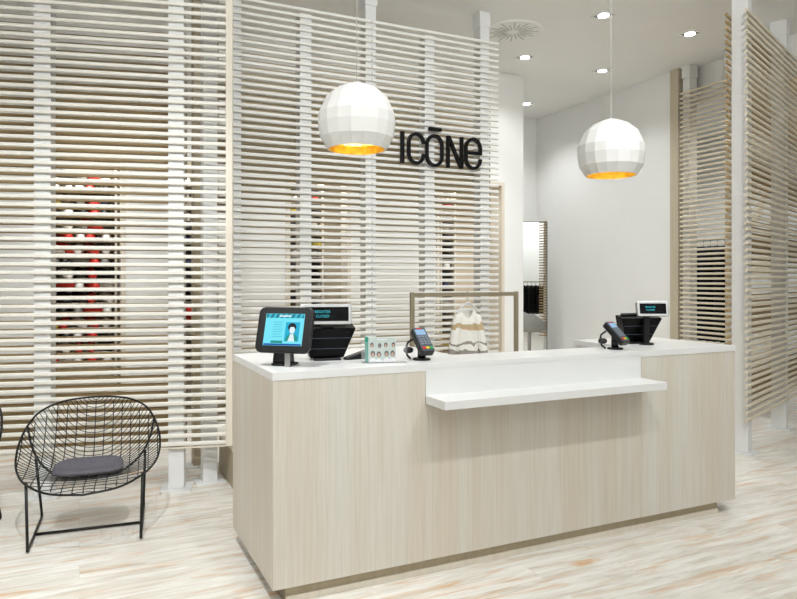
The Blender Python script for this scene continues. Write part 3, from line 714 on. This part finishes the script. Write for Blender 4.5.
fill([2.12, 2.24, 2.36], 7.35, ZS, 'behind the left half of the sign screen', 'shoes on the middle display')
display(3.93, 4.10, 7.35, ZS, 'pale oak shoe display below the black letter sign')
fill([4.015], 7.35, ZS, 'below the letter sign', 'shoes on the display below the sign')
display(4.66, 4.83, 7.35, ZS, 'pale oak shoe display behind the right end of the sign screen')
fill([4.73], 7.35, ZS, 'at the right end of the sign screen', 'shoes on the right display')

# ------------------------------------------------------------------ wire lounge chair
def wire_chair(label):
    t = thing('wire_lounge_chair', label, 'chair', (0.056, 4.332, 0), radians(-5.2), 'black wire lounge chairs')
    RIM = [(0,.445,.328),(.17,.40,.338),(.29,.275,.362),(.355,.12,.385),(.383,.0,.43),(.383,-.10,.50),(.358,-.18,.575),(.305,-.27,.645),(.215,-.38,.68),(.11,-.45,.69),(0,-.475,.692)]
    CEN = [(0,.445,.328),(0,.405,.350),(0,.30,.352),(0,.18,.338),(0,.06,.322),(0,-.06,.312),(0,-.16,.322),(0,-.27,.38),(0,-.36,.49),(0,-.44,.62),(0,-.475,.692)]
    N = 45
    rim, cen = catmull(RIM, N), catmull(CEN, N)
    L = lambda v: (v[0], -v[1], v[2])            # local -y is the front
    def surf(i, s):
        E, C_ = rim[i], cen[i]; k = s*s
        return Vector((E.x*s, C_.y+(E.y-C_.y)*k, C_.z+(E.z-C_.z)*abs(s)**2.3))
    loop = [L(v) for v in rim] + [L((-v.x, v.y, v.z)) for v in rim[-2:0:-1]]
    MB().tube(loop, 0.0062, 8, closed=True).build('rim', M['wire'], t, smooth=True)
    m = MB()
    for i in range(2, N-1):
        if i > 12 or i % 2 == 0: m.tube([L(surf(i, -1+2*j/22)) for j in range(23)], 0.0024, 5)
    for a in range(-7, 8):
        x = a*0.053; P = []
        for i in range(N):
            w = rim[i].x
            if w > abs(x)+1e-4: P.append(L(surf(i, x/w)))
        if len(P) > 3: m.tube(P, 0.0030, 5)
    m.build('seat_shell', M['wire'], t, smooth=True)
    U = [(.352,-.20,.575),(.33,-.17,.48),(.28,-.12,.385),(.19,-.06,.315),(.09,-.03,.292),(0,-.02,.288)]
    U = U + [(-x,y,z) for x,y,z in U[-2::-1]]
    MB().tube([L(v) for v in catmull(U, 40)], 0.0065, 8).build('support_rod', M['wire'], t, smooth=True)
    for s in (-1, 1):
        P = [(s*.29,.27,.372),(s*.281,.283,.03),(s*.281,.283,.012),(s*.281,.268,.008),(s*.29,-.268,.008),(s*.29,-.285,.014),(s*.29,-.285,.03),(s*.30,-.13,.40)]
        MB().tube([L(v) for v in P], 0.0078, 8).build('leg_frame', M['wire'], t, smooth=True)
    MB().tube([L((-.285,.03,.012)), L((.285,.03,.012))], 0.008, 8).build('crossbar', M['wire'], t, smooth=True)
    return t
ch = wire_chair('black wire lounge chair with a grey cushion in front of the left screen')
ch2 = copy_tree(ch); ch2['label'] = 'second black wire lounge chair, cut off by the left edge of the picture'
ch2.location = (-0.815, 4.58, 0); ch2.rotation_euler = (0, 0, radians(-25))

cu = thing('seat_cushion', 'charcoal grey felt cushion on the wire lounge chair', 'cushion', (0.050, 4.335, 0), radians(-5.2))
m = MB(); n = 40; rings = []
def sup(r, y0, z, hx, hy):
    out = []
    for i in range(n):
        a = 2*pi*i/n; c_, s_ = cos(a), sin(a)
        x = hx*r*math.copysign(abs(c_)**0.55, c_); y = hy*r*math.copysign(abs(s_)**0.6, s_)
        out.append((x, y0+y, z+0.30*(x*x)-0.10*(y if y > 0 else 0)*-1+0.02*(y/hy)**2))
    return out
for r, z in ((0.5,0.332),(0.93,0.334),(1.0,0.342),(1.0,0.350),(0.93,0.359),(0.6,0.364),(0.2,0.365)): rings.append(sup(r, -0.02, z, 0.188, 0.15))
m.loft(rings); m.build('pad', M['grey'], cu, smooth=True)

# ------------------------------------------------------------------ light
def spot(x, y, e, size=120, blend=0.8, tx=None, ty=None, z=CZ-0.03, r=0.05, col=(0.95,0.98,1.0)):
    l = bpy.data.lights.new('downlight_or_fill_lamp', 'SPOT'); l.energy = e; l.spot_size = radians(size); l.spot_blend = blend; l.shadow_soft_size = r; l.color = col  # serves the room's downlights and the added fill spots alike
    o = bpy.data.objects.new('downlight_or_fill_lamp', l); COL.objects.link(o); o.location = (x, y, z)
    if tx is not None:
        o.rotation_euler = (Vector((tx, ty, 0.8))-Vector((x, y, z))).to_track_quat('-Z', 'Y').to_euler()
    return o
def area(x, y, sx, sy, e, z=CZ-0.02):
    l = bpy.data.lights.new('added_fill_lamp', 'AREA'); l.energy = e; l.shape = 'RECTANGLE'; l.size = sx; l.size_y = sy; l.color = (0.95, 0.98, 1.0)  # every area lamp is added fill, not a fitting of the room
    o = bpy.data.objects.new('added_fill_lamp', l); COL.objects.link(o); o.location = (x, y, z); return o
for x, y in DLP: spot(x, y, 60, z=CZ-0.02)
spot(-0.2, 2.12, 265, tx=0.0, ty=4.2, size=76, r=0.02)
for x, y, e in ((1.3, 0.7, 128), (3.0, 0.7, 108)): spot(x, y, e, tx=x+0.25, ty=y+2.4, size=92, r=0.035)
spot(-1.9, 2.3, 55, tx=0.75, ty=3.3, size=80)
spot(-2.2, 1.8, 60, tx=-1.2, ty=3.6, size=90)
for x, y, tx, ty, e in ((-1.6, 2.8, -1.1, 5.3, 42), (0.1, 2.3, 0.3, 5.0, 44), (2.3, 2.2, 2.2, 5.4, 80), (3.3, 1.9, 5.2, 4.2, 92)):  # added washes that brighten the slatted screens
    o = spot(x, y, e*1.15, size=125); o.rotation_euler = (Vector((tx, ty, 2.0))-o.location).to_track_quat('-Z', 'Y').to_euler()
for x, y in ((-2.0, 5.75), (-0.7, 5.75), (0.7, 5.8), (1.8, 5.8), (3.0, 5.8), (4.1, 5.8)):  # added spots that brighten the partition behind the screens
    o = spot(x, y, 105, size=70); o.rotation_euler = (Vector((x, 6.87, 0.9))-o.location).to_track_quat('-Z', 'Y').to_euler()
for x, y in ((-0.5, 7.9), (2.2, 7.9), (4.2, 7.9)): spot(x, y, 60)
for x, y in ((7.6, 5.6), (8.6, 7.6)): spot(x, y, 80, size=140)  # added to brighten the space behind the right screens
spot(5.4, 7.6, 40, size=140)  # added to lift the recess around the mirror
for x, w_ in ((0.0, 0.5), (1.06, 0.2), (2.25, 0.45), (4.1, 0.2)):  # added strips under the headers, brightening the shoe alcoves
    o = area(x, 6.99, w_, 0.04, 13*w_, z=2.57); o.rotation_euler = (radians(12), 0, 0)
for x, tx, e in ((0.15, 0.05, 110), (2.0, 2.25, 60), (3.9, 4.1, 30)):  # added narrow spots that lift the shoe shelves
    o = spot(x, 5.78, e, size=34); o.rotation_euler = (Vector((tx, 7.2, 1.15))-o.location).to_track_quat('-Z', 'Y').to_euler()
for x, tx in ((0.4, 1.5), (2.3, 2.9)):  # added to brighten the upper part of screen B
    o = spot(x, 2.0, 60, size=60); o.rotation_euler = (Vector((tx, 5.4, 2.9))-o.location).to_track_quat('-Z', 'Y').to_euler()
o = spot(4.7, 0.6, 130, size=80); o.rotation_euler = (Vector((6.0, 4.3, 1.6))-o.location).to_track_quat('-Z', 'Y').to_euler()  # added to light the front of screen C
o = area(0.8, -1.6, 4, 2, 120, z=2.4); o.rotation_euler = (pi, 0, 0)  # unseen upward fill added behind the camera to lift the ceiling
area(1.5, -0.5, 6, 4, 28)  # added broad soft fill just under the ceiling
area(-2.5, 3.2, 3, 3, 15)  # added soft fill over the left side
spot(2.6, -2.6, 160, tx=2.2, ty=-4.6)  # added to brighten the front wall that the mirror reflects
wd = bpy.data.worlds.new('shop'); S.world = wd; wd.use_nodes = True
wd.node_tree.nodes['Background'].inputs[0].default_value = (1,1,1,1); wd.node_tree.nodes['Background'].inputs[1].default_value = 0.3

# ------------------------------------------------------------------ camera
cam = bpy.data.cameras.new('camera'); co = bpy.data.objects.new('camera', cam); COL.objects.link(co)
co.location = (0, 0, 1.45); co.rotation_euler = (radians(90), 0, radians(-25.3))
cam.sensor_width = 36; cam.lens = 36*675/797; cam.shift_y = -19.5/797; cam.clip_start = 0.05
S.camera = co
S.view_settings.view_transform = 'Standard'; S.view_settings.look = 'None'; S.view_settings.exposure = -0.03; S.view_settings.gamma = 1.0
